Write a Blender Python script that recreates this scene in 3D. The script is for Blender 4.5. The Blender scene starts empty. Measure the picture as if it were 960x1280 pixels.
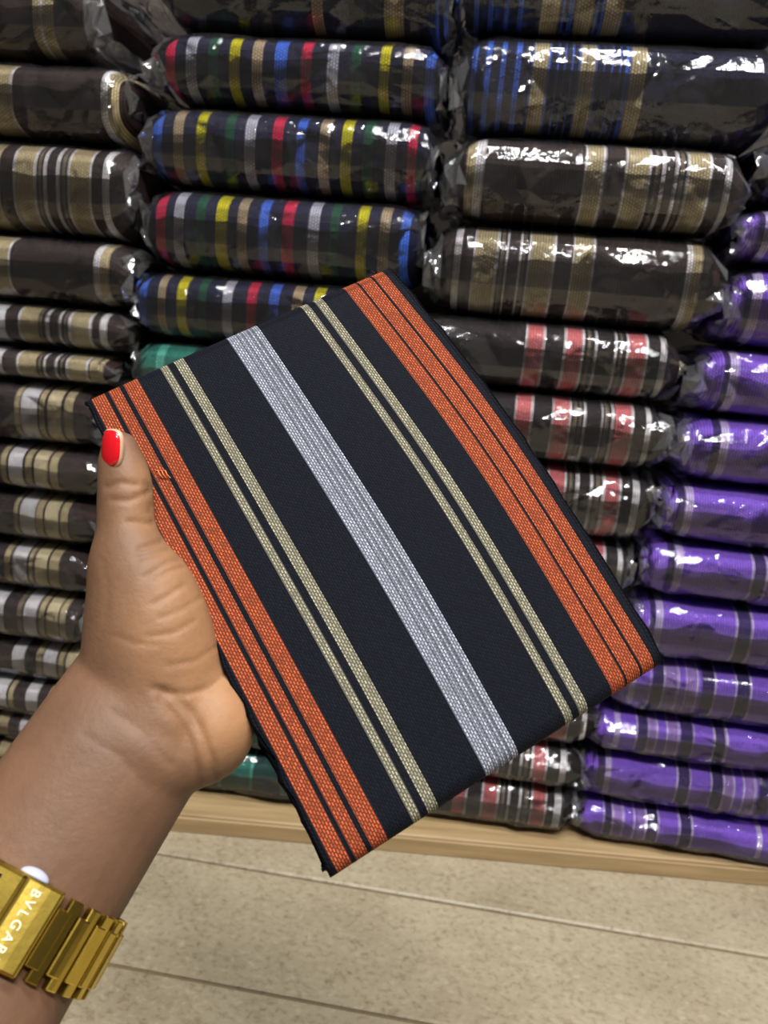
import bpy, math, random
import numpy as np
from mathutils import Vector, Matrix

scene = bpy.context.scene
col = scene.collection
rnd = random.Random(7)

# ------------------------------------------------------------------ camera, world, lights, exposure
cam_d = bpy.data.cameras.new('camera')
cam = bpy.data.objects.new('camera', cam_d)
col.objects.link(cam)
cR, cU, cF = Vector((0.9874, 0.1337, 0.0846)), Vector((-0.1139, 0.2296, 0.9666)), Vector((-0.1098, 0.9641, -0.2419))
m = Matrix((cR, cU, -cF)).transposed().to_4x4()
m.translation = Vector((0.0000, -0.7800, 0.5693))
cam.matrix_world = m
cam_d.sensor_fit = 'HORIZONTAL'
cam_d.sensor_width = 36.0
cam_d.lens = 36.0
cam_d.clip_start = 0.01
cam_d.dof.use_dof = True
cam_d.dof.focus_distance = 0.30
cam_d.dof.aperture_fstop = 22.0
scene.camera = cam

world = bpy.data.worlds.new('world')
scene.world = world
world.use_nodes = True
world.node_tree.nodes['Background'].inputs[0].default_value = (0.9, 0.95, 1.0, 1)
world.node_tree.nodes['Background'].inputs[1].default_value = 0.15

def area_light(name, loc, sx, sy, power, color=(1, 0.96, 0.9), rot=(0, 0, 0)):
    d = bpy.data.lights.new(name, 'AREA')
    d.shape = 'RECTANGLE'
    d.size, d.size_y, d.energy, d.color = sx, sy, power, color
    o = bpy.data.objects.new(name, d)
    o.location, o.rotation_euler = loc, rot
    col.objects.link(o)
    return o
# the shop's ceiling battens, seen in the photograph as glints on the plastic film
area_light('ceiling_batten_offscreen', (0.35, -0.62, 2.36), 1.2, 0.14, 18, (1, 0.97, 0.94))
area_light('ceiling_batten_offscreen', (0.25, -1.55, 2.36), 1.2, 0.14, 40, (1, 0.97, 0.93))

scene.view_settings.view_transform = 'Standard'
scene.view_settings.look = 'None'
scene.view_settings.gamma = 1.0
scene.view_settings.use_curve_mapping = False
scene.view_settings.exposure = 1.05

# ------------------------------------------------------------------ helpers
def lin(c):
    return tuple((v / 12.92 if v <= 0.04045 else ((v + 0.055) / 1.055) ** 2.4) for v in (x / 255.0 for x in c))

def tag(o, label=None, cat=None, group=None, kind=None):
    if label: o['label'] = label
    if cat: o['category'] = cat
    if group: o['group'] = group
    if kind: o['kind'] = kind
    return o

def empty(name, loc=(0, 0, 0)):
    o = bpy.data.objects.new(name, None)
    o.empty_display_size = 0.02
    o.location = loc
    col.objects.link(o)
    return o

def mesh_obj(name, verts, faces, mat, parent=None, smooth=True, colors=None, uvs=None):
    me = bpy.data.meshes.new(name)
    me.from_pydata([tuple(v) for v in verts], [], faces)
    if smooth:
        me.polygons.foreach_set('use_smooth', [True] * len(me.polygons))
    if colors is not None:                       # one linear colour for each face
        ca = me.color_attributes.new('Col', 'FLOAT_COLOR', 'CORNER')
        buf = []
        for p, c in zip(me.polygons, colors):
            buf += [c[0], c[1], c[2], 1.0] * p.loop_total
        ca.data.foreach_set('color', buf)
    if uvs is not None:                          # one (u, v) for each vertex
        ul = me.uv_layers.new(name='UVMap')
        buf = []
        for l in me.loops:
            buf += list(uvs[l.vertex_index])
        ul.data.foreach_set('uv', buf)
    me.materials.append(mat)
    me.validate()
    o = bpy.data.objects.new(name, me)
    col.objects.link(o)
    if parent is not None:
        o.parent = parent
    return o

def new_mat(name):
    mt = bpy.data.materials.new(name)
    mt.use_nodes = True
    nt = mt.node_tree
    return mt, nt, nt.nodes['Principled BSDF']

def node(nt, typ, **kw):
    n = nt.nodes.new(typ)
    for k, v in kw.items():
        setattr(n, k, v)
    return n

def mixrgb(nt, fac, a, b, blend='MIX'):
    n = nt.nodes.new('ShaderNodeMix')
    n.data_type, n.blend_type = 'RGBA', blend
    for inp, v in ((n.inputs['Factor'], fac), (n.inputs[6], a), (n.inputs[7], b)):
        if hasattr(v, 'node'):
            nt.links.new(v, inp)
        elif isinstance(v, (int, float)):
            inp.default_value = v
        else:
            inp.default_value = (*v, 1) if len(v) == 3 else v
    return n.outputs[2]

def bump(nt, height, strength, dist, bsdf):
    b = nt.nodes.new('ShaderNodeBump')
    b.inputs['Strength'].default_value = strength
    b.inputs['Distance'].default_value = dist
    nt.links.new(height, b.inputs['Height'])
    nt.links.new(b.outputs[0], bsdf.inputs['Normal'])
    return b

def noise(nt, vec, scale, detail=4, rough=0.55, dist=0.0):
    n = nt.nodes.new('ShaderNodeTexNoise')
    n.inputs['Scale'].default_value = scale
    n.inputs['Detail'].default_value = detail
    n.inputs['Roughness'].default_value = rough
    n.inputs['Distortion'].default_value = dist
    if vec is not None:
        nt.links.new(vec, n.inputs['Vector'])
    return n

def ramp(nt, fac, stops):
    r = nt.nodes.new('ShaderNodeValToRGB')
    el = r.color_ramp.elements
    while len(el) < len(stops):
        el.new(0.5)
    for e, (p, c) in zip(el, stops):
        e.position = p
        e.color = (*c, 1)
    nt.links.new(fac, r.inputs[0])
    return r.outputs[0]

# ------------------------------------------------------------------ materials
def mat_weave(name, brick_l, brick_w, mortar, gapcol, gapmix, bumpd, rough=0.75, jit=0.25):
    """woven yarn: stripes come from the colour attribute, floats and gaps from a brick lattice on the cloth's own UV (metres)"""
    mt, nt, b = new_mat(name)
    at = node(nt, 'ShaderNodeAttribute', attribute_name='Col')
    uv = node(nt, 'ShaderNodeUVMap', uv_map='UVMap')
    sep = node(nt, 'ShaderNodeSeparateXYZ')
    nt.links.new(uv.outputs[0], sep.inputs[0])
    com = node(nt, 'ShaderNodeCombineXYZ')
    nt.links.new(sep.outputs[1], com.inputs[0])          # bricks run along the stripes
    nt.links.new(sep.outputs[0], com.inputs[1])
    br = node(nt, 'ShaderNodeTexBrick', offset=0.5, offset_frequency=2)
    br.inputs['Scale'].default_value = 1.0
    br.inputs['Brick Width'].default_value = brick_l
    br.inputs['Row Height'].default_value = brick_w
    br.inputs['Mortar Size'].default_value = mortar
    br.inputs['Mortar Smooth'].default_value = 0.6
    br.inputs['Color1'].default_value = (1 - jit, 1 - jit, 1 - jit, 1)
    br.inputs['Color2'].default_value = (1 + jit * 0.4,) * 3 + (1,)
    nt.links.new(com.outputs[0], br.inputs['Vector'])
    yarn = mixrgb(nt, 1.0, at.outputs['Color'], br.outputs['Color'], 'MULTIPLY')
    gf = node(nt, 'ShaderNodeMath', operation='MULTIPLY')
    nt.links.new(br.outputs['Fac'], gf.inputs[0])
    gf.inputs[1].default_value = gapmix
    gap = mixrgb(nt, 0.25, gapcol, at.outputs['Color'])
    c = mixrgb(nt, gf.outputs[0], yarn, gap)
    nz = noise(nt, uv.outputs[0], 900, 2)
    c2 = mixrgb(nt, 0.12, c, nz.outputs[0], 'OVERLAY')
    nt.links.new(c2, b.inputs['Base Color'])
    b.inputs['Roughness'].default_value = rough
    b.inputs['Specular IOR Level'].default_value = 0.1
    b.inputs['Sheen Weight'].default_value = 0.0
    inv = node(nt, 'ShaderNodeMath', operation='SUBTRACT')
    inv.inputs[0].default_value = 1.0
    nt.links.new(br.outputs['Fac'], inv.inputs[1])
    bump(nt, inv.outputs[0], 0.8, bumpd, b)
    return mt

M_HELD = mat_weave('held_weave', 0.00150, 0.00084, 0.00030, lin((12, 13, 18)), 0.95, 0.0003, jit=0.42)
M_PACK = mat_weave('pack_weave', 0.0030, 0.0026, 0.0005, lin((18, 14, 14)), 0.75, 0.0005, jit=0.15)

def mat_film(name, haze, bstr, k):
    mt = bpy.data.materials.new(name)
    mt.use_nodes = True
    nt = mt.node_tree
    nt.nodes.clear()
    out = node(nt, 'ShaderNodeOutputMaterial')
    tr = node(nt, 'ShaderNodeBsdfTransparent')
    tr.inputs[0].default_value = (0.96, 0.96, 0.97, 1)
    gl = node(nt, 'ShaderNodeBsdfGlossy')
    gl.inputs['Roughness'].default_value = 0.07
    gl.inputs['Color'].default_value = (0.95, 0.97, 1, 1)
    tc = node(nt, 'ShaderNodeTexCoord')
    n1 = noise(nt, tc.outputs['Object'], 26, 3, 0.5, 1.4)
    n1.noise_type = 'RIDGED_MULTIFRACTAL'
    n2 = noise(nt, tc.outputs['Object'], 160, 2, 0.5, 0.4)
    ad = node(nt, 'ShaderNodeMath', operation='MULTIPLY_ADD')
    nt.links.new(n2.outputs[0], ad.inputs[0])
    ad.inputs[1].default_value = 0.30
    nt.links.new(n1.outputs[0], ad.inputs[2])
    bp = node(nt, 'ShaderNodeBump')
    bp.inputs['Strength'].default_value = bstr
    bp.inputs['Distance'].default_value = 0.0028
    nt.links.new(ad.outputs[0], bp.inputs['Height'])
    nt.links.new(bp.outputs[0], gl.inputs['Normal'])
    fr = node(nt, 'ShaderNodeFresnel')
    fr.inputs['IOR'].default_value = 1.5
    nt.links.new(bp.outputs[0], fr.inputs['Normal'])
    mu = node(nt, 'ShaderNodeMath', operation='MULTIPLY_ADD', use_clamp=True)
    nt.links.new(fr.outputs[0], mu.inputs[0])
    mu.inputs[1].default_value = k
    mu.inputs[2].default_value = 0.0
    mx = node(nt, 'ShaderNodeMixShader')
    nt.links.new(mu.outputs[0], mx.inputs[0])
    df = node(nt, 'ShaderNodeBsdfDiffuse')
    df.inputs[0].default_value = (0.85, 0.87, 0.9, 1)
    hz = node(nt, 'ShaderNodeMixShader')
    hz.inputs[0].default_value = haze
    nt.links.new(tr.outputs[0], hz.inputs[1])
    nt.links.new(df.outputs[0], hz.inputs[2])
    nt.links.new(hz.outputs[0], mx.inputs[1])
    nt.links.new(gl.outputs[0], mx.inputs[2])
    nt.links.new(mx.outputs[0], out.inputs[0])
    return mt
M_FILM = mat_film('clear_film', 0.012, 0.65, 1.25)
M_FILM_END = mat_film('crumpled_film', 0.07, 0.9, 1.6)

def mat_plain(name, c, rough=0.6, metal=0.0, spec=0.5, nscale=None, namp=0.1, bstr=0.0, bdist=0.001):
    mt, nt, b = new_mat(name)
    b.inputs['Roughness'].default_value = rough
    b.inputs['Metallic'].default_value = metal
    b.inputs['Specular IOR Level'].default_value = spec
    tc = node(nt, 'ShaderNodeTexCoord')
    nz = noise(nt, tc.outputs['Object'], nscale or 30, 4)
    lo = tuple(v * (1 - namp) for v in c)
    hi = tuple(min(1, v * (1 + namp)) for v in c)
    nt.links.new(ramp(nt, nz.outputs[0], [(0.3, lo), (0.7, hi)]), b.inputs['Base Color'])
    if bstr:
        bump(nt, nz.outputs[0], bstr, bdist, b)
    return mt

def mat_stone():
    mt, nt, b = new_mat('floor_stone')
    tc = node(nt, 'ShaderNodeTexCoord')
    oi = node(nt, 'ShaderNodeObjectInfo')
    mp = node(nt, 'ShaderNodeMapping')
    mp.inputs['Scale'].default_value = (0.75, 1, 1)
    nt.links.new(tc.outputs['Object'], mp.inputs[0])
    nt.links.new(oi.outputs['Random'], mp.inputs['Location'])
    big = noise(nt, mp.outputs[0], 9, 4, 0.6)
    mid = noise(nt, mp.outputs[0], 190, 4, 0.65, 0.5)
    base = ramp(nt, big.outputs[0], [(0.3, lin((146, 135, 112))), (0.7, lin((170, 160, 136)))])
    fl = ramp(nt, mid.outputs[0], [(0.30, lin((188, 178, 158))), (0.48, (1, 1, 1))])
    c = mixrgb(nt, 0.75, base, fl, 'MULTIPLY')
    hl = ramp(nt, mid.outputs[0], [(0.55, (0, 0, 0)), (0.85, (0.7, 0.7, 0.7))])
    c = mixrgb(nt, hl, c, lin((194, 186, 166)))
    tint = node(nt, 'ShaderNodeMapRange')
    tint.inputs[3].default_value, tint.inputs[4].default_value = 0.88, 1.06
    nt.links.new(oi.outputs['Random'], tint.inputs[0])
    c = mixrgb(nt, 1.0, c, tint.outputs[0], 'MULTIPLY')
    nt.links.new(c, b.inputs['Base Color'])
    b.inputs['Roughness'].default_value = 0.42
    bump(nt, mid.outputs[0], 0.25, 0.001, b)
    return mt
M_STONE = mat_stone()
M_GROUT = mat_plain('grout', lin((112, 98, 74)), 0.9, nscale=80)

def mat_wood():
    mt, nt, b = new_mat('board_wood')
    tc = node(nt, 'ShaderNodeTexCoord')
    mp = node(nt, 'ShaderNodeMapping')
    mp.inputs['Scale'].default_value = (1.5, 30, 30)
    nt.links.new(tc.outputs['Object'], mp.inputs[0])
    nz = noise(nt, mp.outputs[0], 4, 5, 0.6, 0.4)
    nt.links.new(ramp(nt, nz.outputs[0], [(0.3, lin((140, 116, 80))), (0.7, lin((172, 149, 110)))]), b.inputs['Base Color'])
    b.inputs['Roughness'].default_value = 0.55
    return mt
M_WOOD = mat_wood()
M_WALL = mat_plain('wall_paint', lin((58, 52, 48)), 0.85, nscale=12, namp=0.04)
M_CEIL = mat_plain('ceiling_paint', lin((225, 224, 220)), 0.9, nscale=12, namp=0.03)

def mat_skin():
    mt, nt, b = new_mat('skin')
    at = node(nt, 'ShaderNodeAttribute', attribute_name='Col')
    tc = node(nt, 'ShaderNodeTexCoord')
    n1 = noise(nt, tc.outputs['Object'], 45, 4, 0.6)
    n2 = noise(nt, tc.outputs['Object'], 420, 3, 0.6)
    t = ramp(nt, n1.outputs[0], [(0.3, (0.82, 0.80, 0.79)), (0.7, (1.10, 1.08, 1.06))])
    c = mixrgb(nt, 1.0, at.outputs['Color'], t, 'MULTIPLY')
    nt.links.new(c, b.inputs['Base Color'])
    b.inputs['Roughness'].default_value = 0.55
    b.inputs['Specular IOR Level'].default_value = 0.3
    b.inputs['Subsurface Weight'].default_value = 0.12
    b.inputs['Subsurface Radius'].default_value = (0.006, 0.0025, 0.0012)
    b.inputs['Subsurface Scale'].default_value = 0.5
    bump(nt, n2.outputs[0], 0.32, 0.0006, b)
    return mt
M_SKIN = mat_skin()
M_POLISH = mat_plain('red_nail_polish', lin((205, 22, 34)), 0.12, spec=0.6, nscale=200, namp=0.04)
M_NAIL = mat_plain('bare_nail', lin((196, 158, 130)), 0.35, nscale=200, namp=0.04)
M_GOLD = mat_plain('gold_metal', lin((206, 180, 84)), 0.24, metal=1.0, nscale=300, namp=0.06, bstr=0.05)
M_DGOLD = mat_plain('brushed_gold', lin((206, 180, 84)), 0.42, metal=1.0, nscale=300, namp=0.1, bstr=0.1)
M_CRYSTAL = mat_plain('pale_cabochon', lin((176, 180, 204)), 0.08, spec=0.8, nscale=120, namp=0.06)
M_DIAL = mat_plain('dark_dial', lin((25, 24, 22)), 0.15, nscale=60)
M_LETTER = mat_plain('pale_gold_letter', lin((240, 234, 208)), 0.5, metal=0.0, nscale=300, namp=0.04)
M_THREAD = mat_plain('orange_thread', lin((225, 120, 70)), 0.8, nscale=600)

# ------------------------------------------------------------------ room shell
def box(name, lo, hi, mat, parent=None, rz=0.0, bev=0.0):
    cx = [(a + b) / 2 for a, b in zip(lo, hi)]
    h = [(b - a) / 2 for a, b in zip(lo, hi)]
    if bev:
        V, Fc = bevel_box(h, bev)
    else:
        V = [(sx * h[0], sy * h[1], sz * h[2]) for sx in (-1, 1) for sy in (-1, 1) for sz in (-1, 1)]
        Fc = [(0, 1, 3, 2), (4, 6, 7, 5), (0, 4, 5, 1), (2, 3, 7, 6), (0, 2, 6, 4), (1, 5, 7, 3)]
    o = mesh_obj(name, V, Fc, mat, parent, smooth=False)
    o.location = cx
    o.rotation_euler.z = rz
    return o

def bevel_box(h, b):
    """box with chamfered edges, 24 vertices"""
    V, idx = [], {}
    for sx in (-1, 1):
        for sy in (-1, 1):
            for sz in (-1, 1):
                for ax in range(3):
                    p = [sx * (h[0] - b), sy * (h[1] - b), sz * (h[2] - b)]
                    p[ax] = (sx, sy, sz)[ax] * h[ax]
                    idx[(sx, sy, sz, ax)] = len(V)
                    V.append(tuple(p))
    Fc = []
    for ax in range(3):
        o1, o2 = [a for a in range(3) if a != ax]
        for s in (-1, 1):
            q = []
            for a, b_ in ((-1, -1), (1, -1), (1, 1), (-1, 1)):
                k = [0, 0, 0]
                k[ax], k[o1], k[o2] = s, a, b_
                q.append(idx[(*k, ax)])
            Fc.append(tuple(q) if s > 0 else tuple(q[::-1]))
    for ax in range(3):
        o1, o2 = [a for a in range(3) if a != ax]
        for a in (-1, 1):
            for b_ in (-1, 1):
                k0, k1 = [0, 0, 0], [0, 0, 0]
                k0[ax], k1[ax] = -1, 1
                k0[o1] = k1[o1] = a
                k0[o2] = k1[o2] = b_
                Fc.append((idx[(*k0, o1)], idx[(*k1, o1)], idx[(*k1, o2)], idx[(*k0, o2)]))
    for sx in (-1, 1):
        for sy in (-1, 1):
            for sz in (-1, 1):
                Fc.append(tuple(idx[(sx, sy, sz, a)] for a in range(3)))
    return V, Fc

X0, X1, Y0, Y1, ZC = -1.5, 1.6, -2.3, 0.27, 2.4
floor = tag(box('floor', (X0, Y0, -0.06), (X1, Y1, -0.004), M_GROUT), kind='structure')
fz = floor.location.copy()
PITCH, JOINT = 0.143, 0.004
tile_me = {}
for r in range(-3, 15):
    ya, yb = -0.107 - PITCH * r - PITCH + JOINT / 2, -0.107 - PITCH * r - JOINT / 2
    yb = min(yb, Y1 - 0.002)
    ya = max(ya, Y0 + 0.002)
    if yb - ya < 0.03: continue
    xs = [X0 + 0.002, -0.62 + 0.31 * (r % 2), 0.62 + 0.31 * (r % 2), X1 - 0.002]
    for a, b_ in zip(xs[:-1], xs[1:]):
        t = box('tile', (a + JOINT / 2, ya, -0.016), (b_ - JOINT / 2, yb, 0.0), M_STONE, None, bev=0.0018)
        t.location = t.location - fz
        t.parent = floor
tag(box('wall_back', (X0, Y1, 0), (X1, Y1 + 0.1, ZC), M_WALL), kind='structure')
tag(box('wall_front', (X0, Y0 - 0.1, 0), (X1, Y0, ZC), M_WALL), kind='structure')
tag(box('wall_left', (X0 - 0.1, Y0, 0), (X0, Y1, ZC), M_WALL), kind='structure')
tag(box('wall_right', (X1, Y0, 0), (X1 + 0.1, Y1, ZC), M_WALL), kind='structure')
tag(box('ceiling', (X0, Y0, ZC), (X1, Y1, ZC + 0.1), M_CEIL), kind='structure')

# low wooden board that carries the stacks, its front edge slightly askew
sk = math.atan(0.107)
bl = 1.5
bd = box('wooden_board', (-bl / 2, -0.12, -0.011), (bl / 2, 0.12, 0.011), M_WOOD, bev=0.0015)
bd.rotation_euler.z = sk
mid = Vector((0.02, 0.0025 + (0.02 - 0.374) * 0.107, 0.0))
bd.location = mid + Vector((-math.sin(sk) * 0.12, math.cos(sk) * 0.12, 0.011))
fe = box('front_edge', (-bl / 2, -0.1225, -0.0105), (bl / 2, -0.1195, 0.0075), M_WOOD, bd, bev=0.0006)
tag(bd, 'light brown wooden board on the floor under the cloth stacks', 'board')

# ------------------------------------------------------------------ wrapped cloth packs
CL = {k: lin(v) for k, v in dict(
    brown=(58, 46, 45), navy=(25, 28, 60), black=(40, 33, 34), teal=(40, 128, 112), purple=(140, 96, 222),
    tan=(190, 175, 136), white=(228, 226, 230), cream=(218, 204, 166), taupe=(128, 116, 98), lgrey=(175, 172, 178),
    red=(206, 34, 78), silver=(182, 182, 198), green=(24, 84, 62), yellow=(206, 196, 22), sand=(172, 152, 124),
    blue=(66, 108, 214), dsand=(96, 84, 72), dblue=(38, 50, 110), pink=(214, 116, 120), dpurple=(58, 38, 104),
    lilac=(208, 192, 236), mauve=(164, 130, 206), lteal=(96, 190, 170), dteal=(16, 74, 68)).items()}

def sup(c, n):
    return math.copysign(abs(c) ** (2.0 / n), c)

def cloth_pack(y_front, x0, x1, z0, z1, base, label, group, stripes, exl, exr):
    ln, h, dp = x1 - x0, z1 - z0, 0.17
    root = empty('cloth_pack', (x0, y_front + rnd.uniform(-0.004, 0.004), z0))
    tag(root, label, 'cloth pack', group)
    # cut lines: stripe edges plus a regular grid
    cuts = {0.0, ln}
    for c, a, b in stripes:
        cuts.add(max(0, a)); cuts.add(min(ln, b))
    for t in (0.0012, 0.003, 0.006, 0.010, 0.016, 0.024):
        cuts.add(t); cuts.add(ln - t)
    k = 0.03
    while k < ln - 0.03:
        cuts.add(k); k += 0.022
    cs = sorted(cuts)
    xs = [cs[0]]
    for c in cs[1:]:
        if c - xs[-1] > 0.0004: xs.append(c)
    NT = 40
    ph, hh = rnd.uniform(0, 6), h / 2
    sag = min(0.004, h * 0.06)
    def ring(x, off=0.0):
        e = min(x, ln - x)
        R_ = 0.026
        q = math.sqrt(max(0.0, 1 - (1 - min(1, e / R_)) ** 2))
        q = 0.30 + 0.70 * q
        dh = 1 + 0.012 * math.sin(x * 40 + ph)
        out = []
        for i in range(NT):
            a = 2 * math.pi * i / NT
            ca, sa = math.cos(a), math.sin(a)
            y = -sup(ca, 3.3) * (dp / 2 * (0.90 + 0.10 * q) + off)
            zz = sup(sa, 3.3) * (hh * q * dh + off)
            out.append((x, dp / 2 + y, h / 2 + zz))
        return out
    V, Fc, colr, uvs = [], [], [], []
    for x in xs:
        rg = ring(x)
        s = 0.0
        for i, p in enumerate(rg):
            if i: s += (Vector(p) - Vector(rg[i - 1])).length
            V.append(p); uvs.append((x, s))
    basec = CL[base]
    for j in range(len(xs) - 1):
        mx = (xs[j] + xs[j + 1]) / 2
        cc = basec
        for c, a, b in stripes:
            if a <= mx <= b: cc = CL[c]
        for i in range(NT):
            i2 = (i + 1) % NT
            Fc.append((j * NT + i, (j + 1) * NT + i, (j + 1) * NT + i2, j * NT + i2))
            colr.append(cc)
    Fc.append(tuple(range(NT))); colr.append(basec)
    n0 = (len(xs) - 1) * NT
    Fc.append(tuple(n0 + i for i in range(NT))[::-1]); colr.append(basec)
    mesh_obj('cloth', V, Fc, M_PACK, root, True, colr, uvs)
    # the clear film sleeve: faceted along the body, crumpled beyond the ends
    fx = []
    x = -exl
    while x < ln + exr:
        fx.append(x)
        x += rnd.uniform(0.0035, 0.006) if (x < 0.012 or x > ln - 0.012) else rnd.uniform(0.012, 0.03)
    fx.append(ln + exr)
    MT = 22
    aa = [2 * math.pi * (i + 0.5) / MT for i in range(MT)]
    V, Fc = [], []
    flop0, flop1 = rnd.uniform(-0.35, 0.35), rnd.uniform(-0.35, 0.35)
    for x in fx:
        xc = min(max(x, 0.012), ln - 0.012)
        over = max(0.0, -x + 0.008, x - ln + 0.008)
        t = min(1, over / ((exl if x < ln / 2 else exr) + 0.008))
        fl = flop0 if x < ln / 2 else flop1
        e = min(xc, ln - xc)
        q = math.sqrt(max(0.0, 1 - (1 - min(1, e / 0.026)) ** 2))
        q = 0.30 + 0.70 * q
        for i, a in enumerate(aa):
            ca, sa = math.cos(a), math.sin(a)
            jit = rnd.uniform(0.0010, 0.0052)
            if e > 0.02 and t == 0 and rnd.random() < 0.10: jit += rnd.uniform(0.001, 0.003)
            y = -sup(ca, 3.3) * ((dp / 2 * (0.90 + 0.10 * q)) * 1.008 + jit)
            zz = sup(sa, 3.3) * ((hh * q) * 1.012 + min(jit, 0.0022))
            if t > 0:
                zz *= (1 - 0.50 * t)
                zz += fl * h * 0.5 * t + rnd.uniform(-1, 1) * 0.008 * t
                y *= (1 - 0.10 * t)
                y += rnd.uniform(-1, 1) * 0.011 * t
            xx = x + (rnd.uniform(-1, 1) * (0.003 + 0.006 * t) if (t > 0) else rnd.uniform(-0.003, 0.003))
            xx = min(max(xx, -exl), ln + exr)
            zq = min(max(h / 2 + zz, 0.0), h)
            V.append((xx, dp / 2 + y, zq))
    for j in range(len(fx) - 1):
        for i in range(MT):
            i2 = (i + 1) % MT
            a, b, c, d = j * MT + i, (j + 1) * MT + i, (j + 1) * MT + i2, j * MT + i2
            if rnd.random() < 0.5: Fc += [(a, b, c), (a, c, d)]
            else: Fc += [(a, b, d), (b, c, d)]
    f = mesh_obj('plastic_film', V, Fc, M_FILM, root, smooth=False)
    f.data.materials.append(M_FILM_END)
    for p in f.data.polygons:
        if p.center.x < 0.004 or p.center.x > ln - 0.004: p.material_index = 1
    f['label'] = 'clear crinkled plastic film'
    return root

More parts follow.
